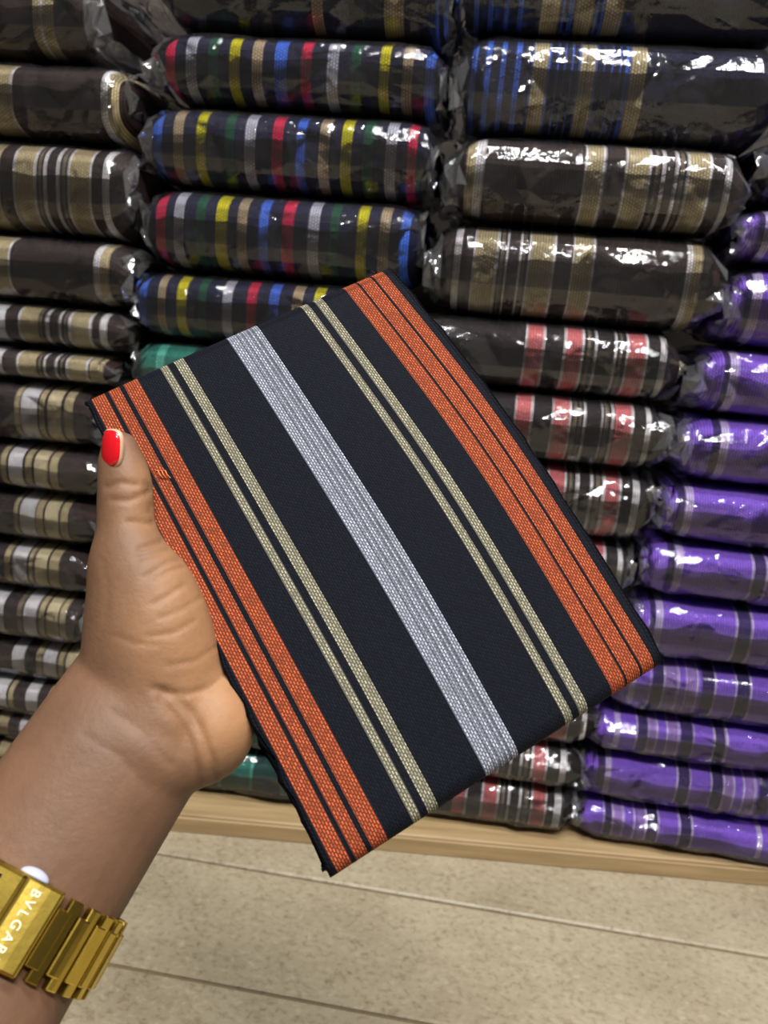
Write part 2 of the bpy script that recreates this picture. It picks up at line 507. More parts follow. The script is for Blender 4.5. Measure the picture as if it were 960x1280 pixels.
PACKS = [
 (-0.045, -0.7484, -0.3893, 0.7783, 0.8445, 'brown', 'dark brown cloth pack with one tan stripe, topmost of its stack', 'brown and cream cloth packs', [('tan', 0.3051, 0.3113), ('white', 0.3113, 0.3144), ('tan', 0.3144, 0.3253)], 0.045, 0.0157),
 (-0.045, -0.731, -0.3564, 0.7103, 0.7783, 'brown', 'plain dark brown cloth pack with tan end bands, second from the top of its stack', 'brown and cream cloth packs', [('tan', 0.236, 0.2619), ('white', 0.2619, 0.2643), ('white', 0.3521, 0.3583), ('tan', 0.3583, 0.3684)], 0.045, 0.005),
 (-0.045, -0.7406, -0.3538, 0.622, 0.7103, 'brown', 'thick brown pack with two wide tan bands, between two plain brown packs', 'brown and cream cloth packs', [('tan', 0.2089, 0.2573), ('white', 0.2714, 0.2738), ('tan', 0.2738, 0.2927), ('white', 0.2927, 0.2951), ('taupe', 0.2976, 0.3), ('white', 0.3025, 0.3057), ('white', 0.3155, 0.3187), ('taupe', 0.3212, 0.3244), ('white', 0.3268, 0.3292), ('tan', 0.3292, 0.3486), ('white', 0.3486, 0.351), ('white', 0.3622, 0.3685)], 0.045, 0.005),
 (-0.045, -0.7418, -0.3519, 0.5568, 0.622, 'brown', 'plain brown cloth pack with tan end bands, fourth from the top of its stack', 'brown and cream cloth packs', [('tan', 0.24, 0.2655), ('white', 0.2655, 0.2681), ('white', 0.3548, 0.3614), ('tan', 0.3614, 0.3704)], 0.045, 0.005),
 (-0.045, -0.7487, -0.3558, 0.5115, 0.5568, 'brown', 'brown cloth pack with two tan bands, lying right on the thinnest flattened pack', 'brown and cream cloth packs', [('white', 0.2271, 0.2645), ('white', 0.2791, 0.2817), ('tan', 0.2817, 0.3005), ('taupe', 0.3022, 0.3039), ('white', 0.3082, 0.3125), ('white', 0.3218, 0.3252), ('taupe', 0.3277, 0.3302), ('white', 0.3319, 0.3353), ('tan', 0.3353, 0.3538), ('white', 0.3538, 0.3572), ('white', 0.3655, 0.373)], 0.045, 0.005),
 (-0.045, -0.7536, -0.3683, 0.4781, 0.5115, 'brown', 'thinnest flattened brown cloth pack with tan bands, squeezed in the brown and cream stack', 'brown and cream cloth packs', [('white', 0.2389, 0.267), ('white', 0.2827, 0.2853), ('tan', 0.2853, 0.3044), ('taupe', 0.307, 0.3087), ('white', 0.3122, 0.3148), ('white', 0.3242, 0.3268), ('taupe', 0.3302, 0.3328), ('white', 0.3362, 0.3388), ('tan', 0.3388, 0.3575), ('white', 0.3575, 0.36), ('tan', 0.3617, 0.3753)], 0.045, 0.005),
 (-0.045, -0.7598, -0.3854, 0.4118, 0.4781, 'brown', 'brown cloth pack with white and cream stripes, directly under the thinnest flattened pack', 'brown and cream cloth packs', [('tan', 0.2873, 0.2926), ('white', 0.2944, 0.312), ('tan', 0.3137, 0.3198), ('cream', 0.3233, 0.3373), ('tan', 0.3416, 0.3503)], 0.045, 0.0075),
 (-0.045, -0.768, -0.3797, 0.3596, 0.4118, 'brown', 'brown cloth pack, white and cream stripes, eighth from the board', 'brown and cream cloth packs', [('tan', 0.2771, 0.2834), ('white', 0.2861, 0.3015), ('tan', 0.305, 0.3113), ('cream', 0.3149, 0.3292), ('tan', 0.3319, 0.3407)], 0.045, 0.005),
 (-0.045, -0.7647, -0.3862, 0.303, 0.3596, 'brown', 'brown cloth pack, white and cream stripes, seventh from the board', 'brown and cream cloth packs', [('tan', 0.2846, 0.2892), ('white', 0.2919, 0.3084), ('tan', 0.3102, 0.3174), ('cream', 0.3202, 0.3346), ('tan', 0.3373, 0.3454)], 0.045, 0.005),
 (-0.045, -0.7715, -0.3938, 0.2464, 0.303, 'brown', 'brown cloth pack, white and cream stripes, sixth from the board', 'brown and cream cloth packs', [('tan', 0.2783, 0.2849), ('white', 0.2877, 0.3044), ('tan', 0.3063, 0.3109), ('cream', 0.3137, 0.3275), ('tan', 0.3303, 0.3413)], 0.045, 0.005),
 (-0.045, -0.7786, -0.3998, 0.1878, 0.2464, 'brown', 'brown cloth pack, white and cream stripes, fifth from the board', 'brown and cream cloth packs', [('white', 0.2651, 0.2852), ('taupe', 0.3013, 0.307), ('white', 0.3089, 0.3239), ('tan', 0.3267, 0.3333), ('cream', 0.3361, 0.3492), ('tan', 0.351, 0.3575)], 0.045, 0.005),
 (-0.045, -0.7852, -0.3984, 0.1393, 0.1878, 'brown', 'brown cloth pack, white and cream stripes, fourth from the board', 'brown and cream cloth packs', [('white', 0.2966, 0.3111), ('tan', 0.3254, 0.3321), ('white', 0.334, 0.3492), ('tan', 0.352, 0.3577), ('cream', 0.3605, 0.3737), ('tan', 0.3765, 0.3821)], 0.045, 0.005),
 (-0.045, -0.7911, -0.4027, 0.0957, 0.1393, 'brown', 'brown cloth pack, white and cream stripes, third from the board', 'brown and cream cloth packs', [('white', 0.2763, 0.296), ('tan', 0.2989, 0.3048), ('white', 0.3194, 0.3339), ('tan', 0.3464, 0.3541), ('white', 0.356, 0.3656), ('cream', 0.3733, 0.3828)], 0.045, 0.005),
 (-0.045, -0.7963, -0.4069, 0.0588, 0.0957, 'brown', 'brown cloth pack, white and cream stripes, second from the board', 'brown and cream cloth packs', [('tan', 0.2867, 0.2996), ('white', 0.3135, 0.3331), ('tan', 0.3409, 0.3487), ('cream', 0.3565, 0.3701)], 0.045, 0.005),
 (-0.045, -0.8006, -0.4093, 0.022, 0.0588, 'brown', 'brown cloth pack, white and cream stripes, lowest, lying on the board', 'brown and cream cloth packs', [('tan', 0.2897, 0.3027), ('white', 0.3167, 0.3365), ('tan', 0.3444, 0.3523), ('cream', 0.3601, 0.3738)], 0.045, 0.005),
 (-0.03, -0.3334, -0.0674, 0.8154, 0.8878, 'navy', 'dark navy cloth pack with few sand stripes, topmost above the rainbow striped packs', 'rainbow and teal cloth packs', [('sand', 0.1429, 0.153), ('sand', 0.2086, 0.2262), ('blue', 0.2542, 0.257), ('blue', 0.2611, 0.2639)], 0.0391, 0.005),
 (-0.03, -0.331, -0.0687, 0.7521, 0.8154, 'navy', 'navy cloth pack with rainbow stripes, uppermost of the four such packs', 'rainbow and teal cloth packs', [('red', 0.0062, 0.0154), ('silver', 0.0262, 0.0361), ('green', 0.0476, 0.0567), ('yellow', 0.0673, 0.0771), ('sand', 0.0891, 0.0989), ('blue', 0.1101, 0.1212), ('red', 0.1346, 0.1441), ('silver', 0.1588, 0.1691), ('green', 0.1807, 0.1894), ('yellow', 0.2068, 0.2154), ('sand', 0.2276, 0.2368), ('blue', 0.2482, 0.256)], 0.0178, 0.005),
 (-0.03, -0.342, -0.0705, 0.6779, 0.7521, 'navy', 'navy cloth pack with rainbow stripes, second from the top of the four such packs', 'rainbow and teal cloth packs', [('blue', 0.0056, 0.0151), ('sand', 0.0269, 0.0363), ('yellow', 0.0489, 0.0583), ('green', 0.0769, 0.0862), ('silver', 0.0962, 0.1062), ('red', 0.1222, 0.1321), ('blue', 0.145, 0.1541), ('sand', 0.1669, 0.1766), ('yellow', 0.1878, 0.1975), ('green', 0.2078, 0.2174), ('silver', 0.2292, 0.2387), ('red', 0.249, 0.2577)], 0.0083, 0.0052),
 (-0.03, -0.3413, -0.0755, 0.5998, 0.6779, 'navy', 'navy cloth pack with rainbow stripes, third from the top of the four such packs', 'rainbow and teal cloth packs', [('red', 0.0106, 0.0203), ('silver', 0.0292, 0.0388), ('green', 0.0508, 0.0604), ('yellow', 0.0708, 0.0819), ('sand', 0.0921, 0.1016), ('blue', 0.1133, 0.1227), ('red', 0.136, 0.1468), ('silver', 0.1607, 0.1715), ('green', 0.1814, 0.1906), ('yellow', 0.2073, 0.2171), ('sand', 0.2284, 0.2382), ('blue', 0.2486, 0.2568)], 0.0074, 0.005),
 (-0.03, -0.3531, -0.0761, 0.5316, 0.5998, 'navy', 'navy cloth pack with rainbow stripes, lying on a teal pack', 'rainbow and teal cloth packs', [('blue', 0.005, 0.0142), ('sand', 0.0258, 0.034), ('yellow', 0.0456, 0.0554), ('green', 0.0669, 0.075), ('silver', 0.0921, 0.1018), ('red', 0.1162, 0.1259), ('blue', 0.1386, 0.1482), ('sand', 0.1608, 0.1711), ('yellow', 0.1821, 0.1915), ('green', 0.204, 0.2125), ('silver', 0.2272, 0.2365), ('red', 0.2503, 0.2595)], 0.005, 0.005),
 (-0.03, -0.3519, -0.0909, 0.4671, 0.5316, 'teal', 'teal green cloth pack in clear film, eighth from the board', 'rainbow and teal cloth packs', [('lteal', 0.0228, 0.0321), ('dteal', 0.0604, 0.0935), ('lteal', 0.1343, 0.1408)], 0.005, 0.005),
 (-0.03, -0.3585, -0.0958, 0.4026, 0.4671, 'teal', 'teal green cloth pack in clear film, seventh from the board', 'rainbow and teal cloth packs', [('lteal', 0.025, 0.0344), ('dteal', 0.0634, 0.0971), ('lteal', 0.1387, 0.1453)], 0.0148, 0.005),
 (-0.03, -0.3653, -0.1009, 0.3381, 0.4026, 'teal', 'teal green cloth pack in clear film, sixth from the board', 'rainbow and teal cloth packs', [('lteal', 0.0273, 0.0369), ('dteal', 0.0665, 0.1009), ('lteal', 0.1433, 0.1501)], 0.0101, 0.005),
 (-0.03, -0.3724, -0.1061, 0.2736, 0.3381, 'teal', 'teal green cloth pack in clear film, fifth from the board', 'rainbow and teal cloth packs', [('lteal', 0.0297, 0.0395), ('dteal', 0.0697, 0.1049), ('lteal', 0.1482, 0.155)], 0.0097, 0.005),
 (-0.03, -0.3798, -0.1116, 0.209, 0.2736, 'teal', 'teal green cloth pack in clear film, fourth from the board', 'rainbow and teal cloth packs', [('lteal', 0.0322, 0.0423), ('dteal', 0.0731, 0.109), ('lteal', 0.1532, 0.1602)], 0.0098, 0.005),
 (-0.03, -0.3875, -0.1174, 0.1445, 0.209, 'teal', 'teal green cloth pack in clear film, third from the board', 'rainbow and teal cloth packs', [('lteal', 0.0348, 0.0451), ('dteal', 0.0766, 0.1133), ('lteal', 0.1585, 0.1656)], 0.0076, 0.005),
 (-0.03, -0.3956, -0.1234, 0.08, 0.1445, 'teal', 'teal green cloth pack in clear film, second from the board', 'rainbow and teal cloth packs', [('lteal', 0.0376, 0.0481), ('dteal', 0.0803, 0.1178), ('lteal', 0.164, 0.1713)], 0.005, 0.005),
 (-0.03, -0.3982, -0.1339, 0.022, 0.08, 'teal', 'teal green cloth pack in clear film, lowest, lying on the board', 'rainbow and teal cloth packs', [('dteal', 0.1189, 0.1484), ('lteal', 0.1484, 0.1522), ('lteal', 0.186, 0.1888), ('dteal', 0.1888, 0.2222), ('lteal', 0.2222, 0.2259)], 0.0061, 0.005),
 (-0.012, -0.0581, 0.2272, 0.8307, 0.9043, 'navy', 'navy cloth pack with blue and tan stripes, topmost of its stack', 'navy, brown and pink striped cloth packs', [('blue', 0.0113, 0.0155), ('blue', 0.024, 0.0282), ('blue', 0.038, 0.0422), ('blue', 0.0505, 0.0547), ('tan', 0.0706, 0.0865), ('blue', 0.0879, 0.0906), ('blue', 0.094, 0.0981), ('tan', 0.1002, 0.1152), ('blue', 0.1165, 0.1199), ('blue', 0.122, 0.1247), ('tan', 0.1254, 0.1409)], 0.0065, 0.0252),
 (-0.012, -0.0518, 0.2287, 0.7459, 0.8307, 'navy', 'navy cloth pack with blue lines and tan bands, lying on a brown tan-striped pack', 'navy, brown and pink striped cloth packs', [('blue', 0.0079, 0.013), ('blue', 0.0201, 0.0251), ('blue', 0.0337, 0.038), ('blue', 0.0465, 0.0515), ('blue', 0.0614, 0.0628), ('tan', 0.0628, 0.0761), ('blue', 0.0761, 0.0782), ('blue', 0.0838, 0.085), ('blue', 0.0901, 0.0913), ('blue', 0.0964, 0.0975), ('blue', 0.1027, 0.1041), ('tan', 0.1041, 0.1096), ('taupe', 0.1096, 0.1103), ('tan', 0.1103, 0.1173), ('blue', 0.1173, 0.1186), ('blue', 0.1242, 0.1253), ('blue', 0.1311, 0.1322), ('blue', 0.1379, 0.139), ('blue', 0.1427, 0.1469), ('tan', 0.1475, 0.1612)], 0.0109, 0.005),
 (-0.012, -0.047, 0.2094, 0.669, 0.7459, 'brown', 'brown cloth pack with tan bands and white lines, under the navy blue striped packs', 'navy, brown and pink striped cloth packs', [('tan', 0.0074, 0.0163), ('white', 0.0163, 0.0244), ('white', 0.1148, 0.1169), ('tan', 0.1169, 0.1304), ('white', 0.1304, 0.1333), ('white', 0.1502, 0.1523), ('tan', 0.1523, 0.1712), ('white', 0.1712, 0.1733), ('taupe', 0.1768, 0.1802), ('white', 0.183, 0.1858), ('white', 0.1941, 0.1969), ('taupe', 0.199, 0.2017), ('white', 0.2045, 0.2065), ('tan', 0.2065, 0.2237), ('white', 0.2237, 0.2264), ('white', 0.2381, 0.2435)], 0.0164, 0.005),
 (-0.012, -0.0589, 0.2059, 0.5813, 0.669, 'brown', 'brown cloth pack with tan bands in crumpled film, lying on the pink striped packs', 'navy, brown and pink striped cloth packs', [('white', 0.0168, 0.0229), ('white', 0.035, 0.0365), ('tan', 0.0365, 0.0561), ('white', 0.0561, 0.0583), ('taupe', 0.0605, 0.0635), ('white', 0.0658, 0.0673), ('white', 0.0777, 0.08), ('taupe', 0.0814, 0.0837), ('white', 0.0866, 0.0881), ('tan', 0.0881, 0.1088), ('white', 0.1088, 0.1118), ('white', 0.1272, 0.1286), ('tan', 0.1286, 0.1454), ('white', 0.1454, 0.1483), ('white', 0.2312, 0.2369), ('tan', 0.2369, 0.2453)], 0.0116, 0.005),
 (-0.012, -0.0753, 0.1825, 0.5125, 0.5813, 'black', 'black cloth pack with pink and white stripes, ninth from the board', 'navy, brown and pink striped cloth packs', [('white', 0.11, 0.1122), ('pink', 0.1122, 0.1266), ('white', 0.1266, 0.1289), ('white', 0.1469, 0.1492), ('pink', 0.1492, 0.1634), ('white', 0.1634, 0.1663), ('taupe', 0.1693, 0.1723), ('white', 0.176, 0.1782), ('white', 0.1945, 0.1967), ('taupe', 0.1996, 0.2018), ('white', 0.2062, 0.2077), ('pink', 0.2077, 0.2231), ('white', 0.2231, 0.226), ('white', 0.2376, 0.2434)], 0.005, 0.0072),
 (-0.012, -0.0807, 0.1783, 0.4436, 0.5125, 'black', 'black cloth pack with pink and white stripes, eighth from the board', 'navy, brown and pink striped cloth packs', [('white', 0.1135, 0.115), ('pink', 0.115, 0.129), ('white', 0.129, 0.1313), ('white', 0.1498, 0.1513), ('pink', 0.1513, 0.1659), ('white', 0.1659, 0.1681), ('taupe', 0.1704, 0.1735), ('taupe', 0.1758, 0.178), ('white', 0.1803, 0.1826), ('white', 0.197, 0.1985), ('taupe', 0.2, 0.2038), ('white', 0.2068, 0.209), ('pink', 0.2098, 0.2255), ('white', 0.2255, 0.2278), ('white', 0.2397, 0.2449)], 0.0071, 0.0071),
 (-0.012, -0.0867, 0.179, 0.3689, 0.4436, 'black', 'black cloth pack with pink and white stripes, seventh from the board', 'navy, brown and pink striped cloth packs', [('pink', 0.1281, 0.1415), ('white', 0.1415, 0.1439), ('white', 0.1604, 0.162), ('pink', 0.162, 0.1776), ('white', 0.1776, 0.1799), ('taupe', 0.1823, 0.1854), ('white', 0.1885, 0.1924), ('white', 0.2024, 0.2063), ('taupe', 0.2086, 0.2124), ('white', 0.2147, 0.2178), ('pink', 0.2178, 0.2308), ('white', 0.2308, 0.2339), ('white', 0.2445, 0.2514)], 0.0064, 0.005),
 (-0.012, -0.0929, 0.1694, 0.3099, 0.3689, 'black', 'black cloth pack with pink and white stripes, sixth from the board', 'navy, brown and pink striped cloth packs', [('white', 0.1155, 0.1171), ('pink', 0.1171, 0.1317), ('white', 0.1317, 0.1342), ('white', 0.1535, 0.1551), ('pink', 0.1551, 0.1703), ('white', 0.1703, 0.1727), ('taupe', 0.1751, 0.1783), ('taupe', 0.1807, 0.1831), ('white', 0.1855, 0.1878), ('white', 0.2029, 0.2045), ('taupe', 0.206, 0.21), ('white', 0.2131, 0.2155), ('pink', 0.2163, 0.2327), ('white', 0.2327, 0.2351), ('white', 0.2475, 0.2529)], 0.0056, 0.005),
 (-0.012, -0.0975, 0.1687, 0.2509, 0.3099, 'black', 'black cloth pack with pink and white stripes, fifth from the board', 'navy, brown and pink striped cloth packs', [('white', 0.1168, 0.1185), ('pink', 0.1185, 0.1334), ('white', 0.1334, 0.1359), ('white', 0.1556, 0.1572), ('pink', 0.1572, 0.1727), ('white', 0.1727, 0.1751), ('taupe', 0.1776, 0.1808), ('taupe', 0.1832, 0.1857), ('white', 0.1881, 0.1905), ('white', 0.2058, 0.2074), ('taupe', 0.2091, 0.2131), ('white', 0.2163, 0.2187), ('pink', 0.2195, 0.2362), ('white', 0.2362, 0.2386), ('white', 0.2513, 0.2568)], 0.006, 0.005),
 (-0.012, -0.1028, 0.1626, 0.1919, 0.2509, 'black', 'black cloth pack with pink and white stripes, fourth from the board', 'navy, brown and pink striped cloth packs', [('white', 0.1139, 0.1156), ('pink', 0.1156, 0.1307), ('white', 0.1307, 0.1333), ('white', 0.1533, 0.155), ('pink', 0.155, 0.1708), ('white', 0.1708, 0.1733), ('taupe', 0.1758, 0.1791), ('taupe', 0.1816, 0.184), ('white', 0.1865, 0.189), ('white', 0.2046, 0.2062), ('taupe', 0.2078, 0.2119), ('white', 0.2152, 0.2176), ('pink', 0.2185, 0.2355), ('white', 0.2355, 0.2379), ('white', 0.2509, 0.2565)], 0.0062, 0.005),
 (-0.012, -0.1073, 0.1594, 0.133, 0.1919, 'black', 'black cloth pack with pink and white stripes, third from the board', 'navy, brown and pink striped cloth packs', [('white', 0.1125, 0.1142), ('pink', 0.1142, 0.1297), ('white', 0.1297, 0.1322), ('white', 0.1527, 0.1544), ('pink', 0.1544, 0.1705), ('white', 0.1705, 0.173), ('taupe', 0.1755, 0.1789), ('taupe', 0.1814, 0.1839), ('white', 0.1865, 0.189), ('white', 0.2049, 0.2065), ('taupe', 0.2082, 0.2123), ('white', 0.2157, 0.2182), ('pink', 0.219, 0.2364), ('white', 0.2364, 0.2388), ('white', 0.252, 0.2577)], 0.0071, 0.005),
 (-0.012, -0.1126, 0.1533, 0.0835, 0.133, 'black', 'black cloth pack with pink and white stripes, second from the board', 'navy, brown and pink striped cloth packs', [('white', 0.126, 0.1278), ('pink', 0.1278, 0.1417), ('white', 0.1417, 0.1444), ('white', 0.1591, 0.1608), ('pink', 0.1608, 0.1746), ('white', 0.1746, 0.1772), ('taupe', 0.1797, 0.1832), ('white', 0.1875, 0.19), ('white', 0.1986, 0.2011), ('taupe', 0.2037, 0.2071), ('white', 0.2105, 0.213), ('pink', 0.213, 0.2257), ('white', 0.2257, 0.2282), ('white', 0.2417, 0.2484)], 0.0076, 0.005),
 (-0.012, -0.1171, 0.1521, 0.022, 0.0835, 'black', 'black cloth pack with pink and white stripes, lowest, lying on the board', 'navy, brown and pink striped cloth packs', [('pink', 0.1352, 0.1484), ('white', 0.1484, 0.1511), ('white', 0.166, 0.1687), ('pink', 0.1687, 0.1835), ('white', 0.1835, 0.1861), ('taupe', 0.1887, 0.1922), ('white', 0.1957, 0.1983), ('white', 0.2078, 0.2112), ('taupe', 0.2138, 0.2181), ('white', 0.2216, 0.2233), ('pink', 0.2233, 0.237), ('white', 0.237, 0.2387), ('white', 0.2472, 0.2549)], 0.0118, 0.005),
 (0.0, 0.2215, 0.4453, 0.701, 0.759, 'navy', 'dark navy cloth pack lying on top of the purple packs', 'purple cloth packs', [('blue', 0.0352, 0.0393), ('blue', 0.0487, 0.0527)], 0.005, 0.0252),
 (0.0, 0.2204, 0.4522, 0.6499, 0.701, 'purple', 'purple cloth pack with a lilac end stripe, eleventh from the board', 'purple cloth packs', [('dpurple', 0.0111, 0.0166), ('lilac', 0.0166, 0.0235)], 0.0077, 0.0252),
 (0.0, 0.2211, 0.4551, 0.5724, 0.6499, 'purple', 'purple cloth pack with a lilac end stripe, tenth from the board', 'purple cloth packs', [('dpurple', 0.0113, 0.017), ('lilac', 0.017, 0.0254)], 0.0106, 0.0252),
 (0.0, 0.2081, 0.4525, 0.5057, 0.5724, 'purple', 'purple cloth pack with a lilac end stripe, ninth from the board', 'purple cloth packs', [('dpurple', 0.0182, 0.0233), ('lilac', 0.0233, 0.032)], 0.0179, 0.0252),
 (0.0, 0.2035, 0.4514, 0.4369, 0.5057, 'purple', 'purple cloth pack with a lilac end stripe, eighth from the board', 'purple cloth packs', [('dpurple', 0.0238, 0.0312), ('lilac', 0.0312, 0.0394)], 0.0171, 0.0252),
 (0.0, 0.1949, 0.4493, 0.3752, 0.4369, 'purple', 'purple cloth pack with a lilac end stripe, seventh from the board', 'purple cloth packs', [('dpurple', 0.0107, 0.0176), ('lilac', 0.0176, 0.0252), ('lilac', 0.1148, 0.117), ('dpurple', 0.117, 0.1287)], 0.0111, 0.0252),
 (0.0, 0.1822, 0.4487, 0.3148, 0.3752, 'purple', 'purple cloth pack with a lilac end stripe, sixth from the board', 'purple cloth packs', [('dpurple', 0.0226, 0.0304), ('lilac', 0.0304, 0.0382), ('lilac', 0.1054, 0.1076), ('dpurple', 0.1076, 0.1189), ('lilac', 0.1189, 0.1212), ('dpurple', 0.1391, 0.1503)], 0.005, 0.0252),
 (0.0, 0.1845, 0.4487, 0.2455, 0.3148, 'purple', 'purple cloth pack with a lilac end stripe, fifth from the board', 'purple cloth packs', [('dpurple', 0.0136, 0.0183), ('lilac', 0.0191, 0.0262), ('lilac', 0.0981, 0.1004), ('dpurple', 0.1004, 0.1135), ('lilac', 0.1135, 0.1158), ('dpurple', 0.1349, 0.1455)], 0.0106, 0.0252),
 (0.0, 0.1731, 0.4413, 0.1804, 0.2455, 'purple', 'purple cloth pack with many dark and lilac stripes, fourth from the board', 'purple cloth packs', [('lilac', 0.0163, 0.022), ('lilac', 0.0358, 0.0374), ('dpurple', 0.039, 0.0503), ('lilac', 0.0503, 0.0519), ('mauve', 0.0519, 0.0639), ('lilac', 0.0639, 0.0663), ('lilac', 0.0727, 0.0743), ('mauve', 0.0743, 0.0839), ('lilac', 0.0839, 0.0863), ('dpurple', 0.0894, 0.1021), ('lilac', 0.1021, 0.1037), ('lilac', 0.1233, 0.1249), ('dpurple', 0.1249, 0.1374), ('lilac', 0.1374, 0.1397)], 0.0074, 0.0252),
 (0.0, 0.1629, 0.4365, 0.1294, 0.1804, 'purple', 'purple cloth pack with many dark and lilac stripes, third from the board', 'purple cloth packs', [('lilac', 0.0191, 0.0249), ('lilac', 0.0414, 0.043), ('dpurple', 0.043, 0.0537), ('lilac', 0.0537, 0.0553), ('mauve', 0.0553, 0.0618), ('lilac', 0.0618, 0.0643), ('lilac', 0.0732, 0.0748), ('mauve', 0.0748, 0.0846), ('lilac', 0.0846, 0.087), ('dpurple', 0.0886, 0.1007), ('lilac', 0.1007, 0.1023), ('lilac', 0.1215, 0.1239), ('dpurple', 0.1239, 0.1342), ('lilac', 0.1342, 0.1374)], 0.005, 0.0252),
 (0.0, 0.1596, 0.4372, 0.0689, 0.1294, 'purple', 'purple cloth pack with many dark and lilac stripes, second from the board', 'purple cloth packs', [('dpurple', 0.0127, 0.0203), ('lilac', 0.0203, 0.027), ('lilac', 0.0968, 0.0984), ('dpurple', 0.0984, 0.1107), ('lilac', 0.1107, 0.1123), ('lilac', 0.1326, 0.1342), ('dpurple', 0.1342, 0.1455), ('lilac', 0.1455, 0.1479), ('mauve', 0.1479, 0.156), ('lilac', 0.156, 0.1584), ('lilac', 0.1664, 0.1688), ('mauve', 0.1704, 0.1783), ('lilac', 0.1783, 0.1807), ('dpurple', 0.1831, 0.1942)], 0.005, 0.0252),
 (0.0, 0.1611, 0.4375, 0.022, 0.0689, 'purple', 'purple cloth pack with many dark and lilac stripes, lowest, lying on the board', 'purple cloth packs', [('lilac', 0.0249, 0.0266), ('dpurple', 0.0266, 0.0343), ('lilac', 0.0343, 0.0369), ('mauve', 0.0369, 0.0454), ('lilac', 0.0454, 0.0479), ('lilac', 0.0572, 0.0597), ('mauve', 0.0614, 0.0699), ('lilac', 0.0699, 0.0724), ('dpurple', 0.0724, 0.0841), ('lilac', 0.0841, 0.0858), ('lilac', 0.1058, 0.1083), ('dpurple', 0.1083, 0.1199), ('lilac', 0.1199, 0.1224), ('lilac', 0.1892, 0.1948)], 0.0063, 0.0252),
]
for p in PACKS:
    cloth_pack(*p)

# ------------------------------------------------------------------ the folded cloth held up in front
CO, CEU, CEV, CN = (Vector((-0.1410, -0.5195, 0.5335)), Vector((0.7694, 0.4488, 0.4547)), Vector((0.6272, -0.3957, -0.6708)), Vector((0.1211, -0.8013, 0.5859)))
CW, CLN = 0.12489, 0.18161

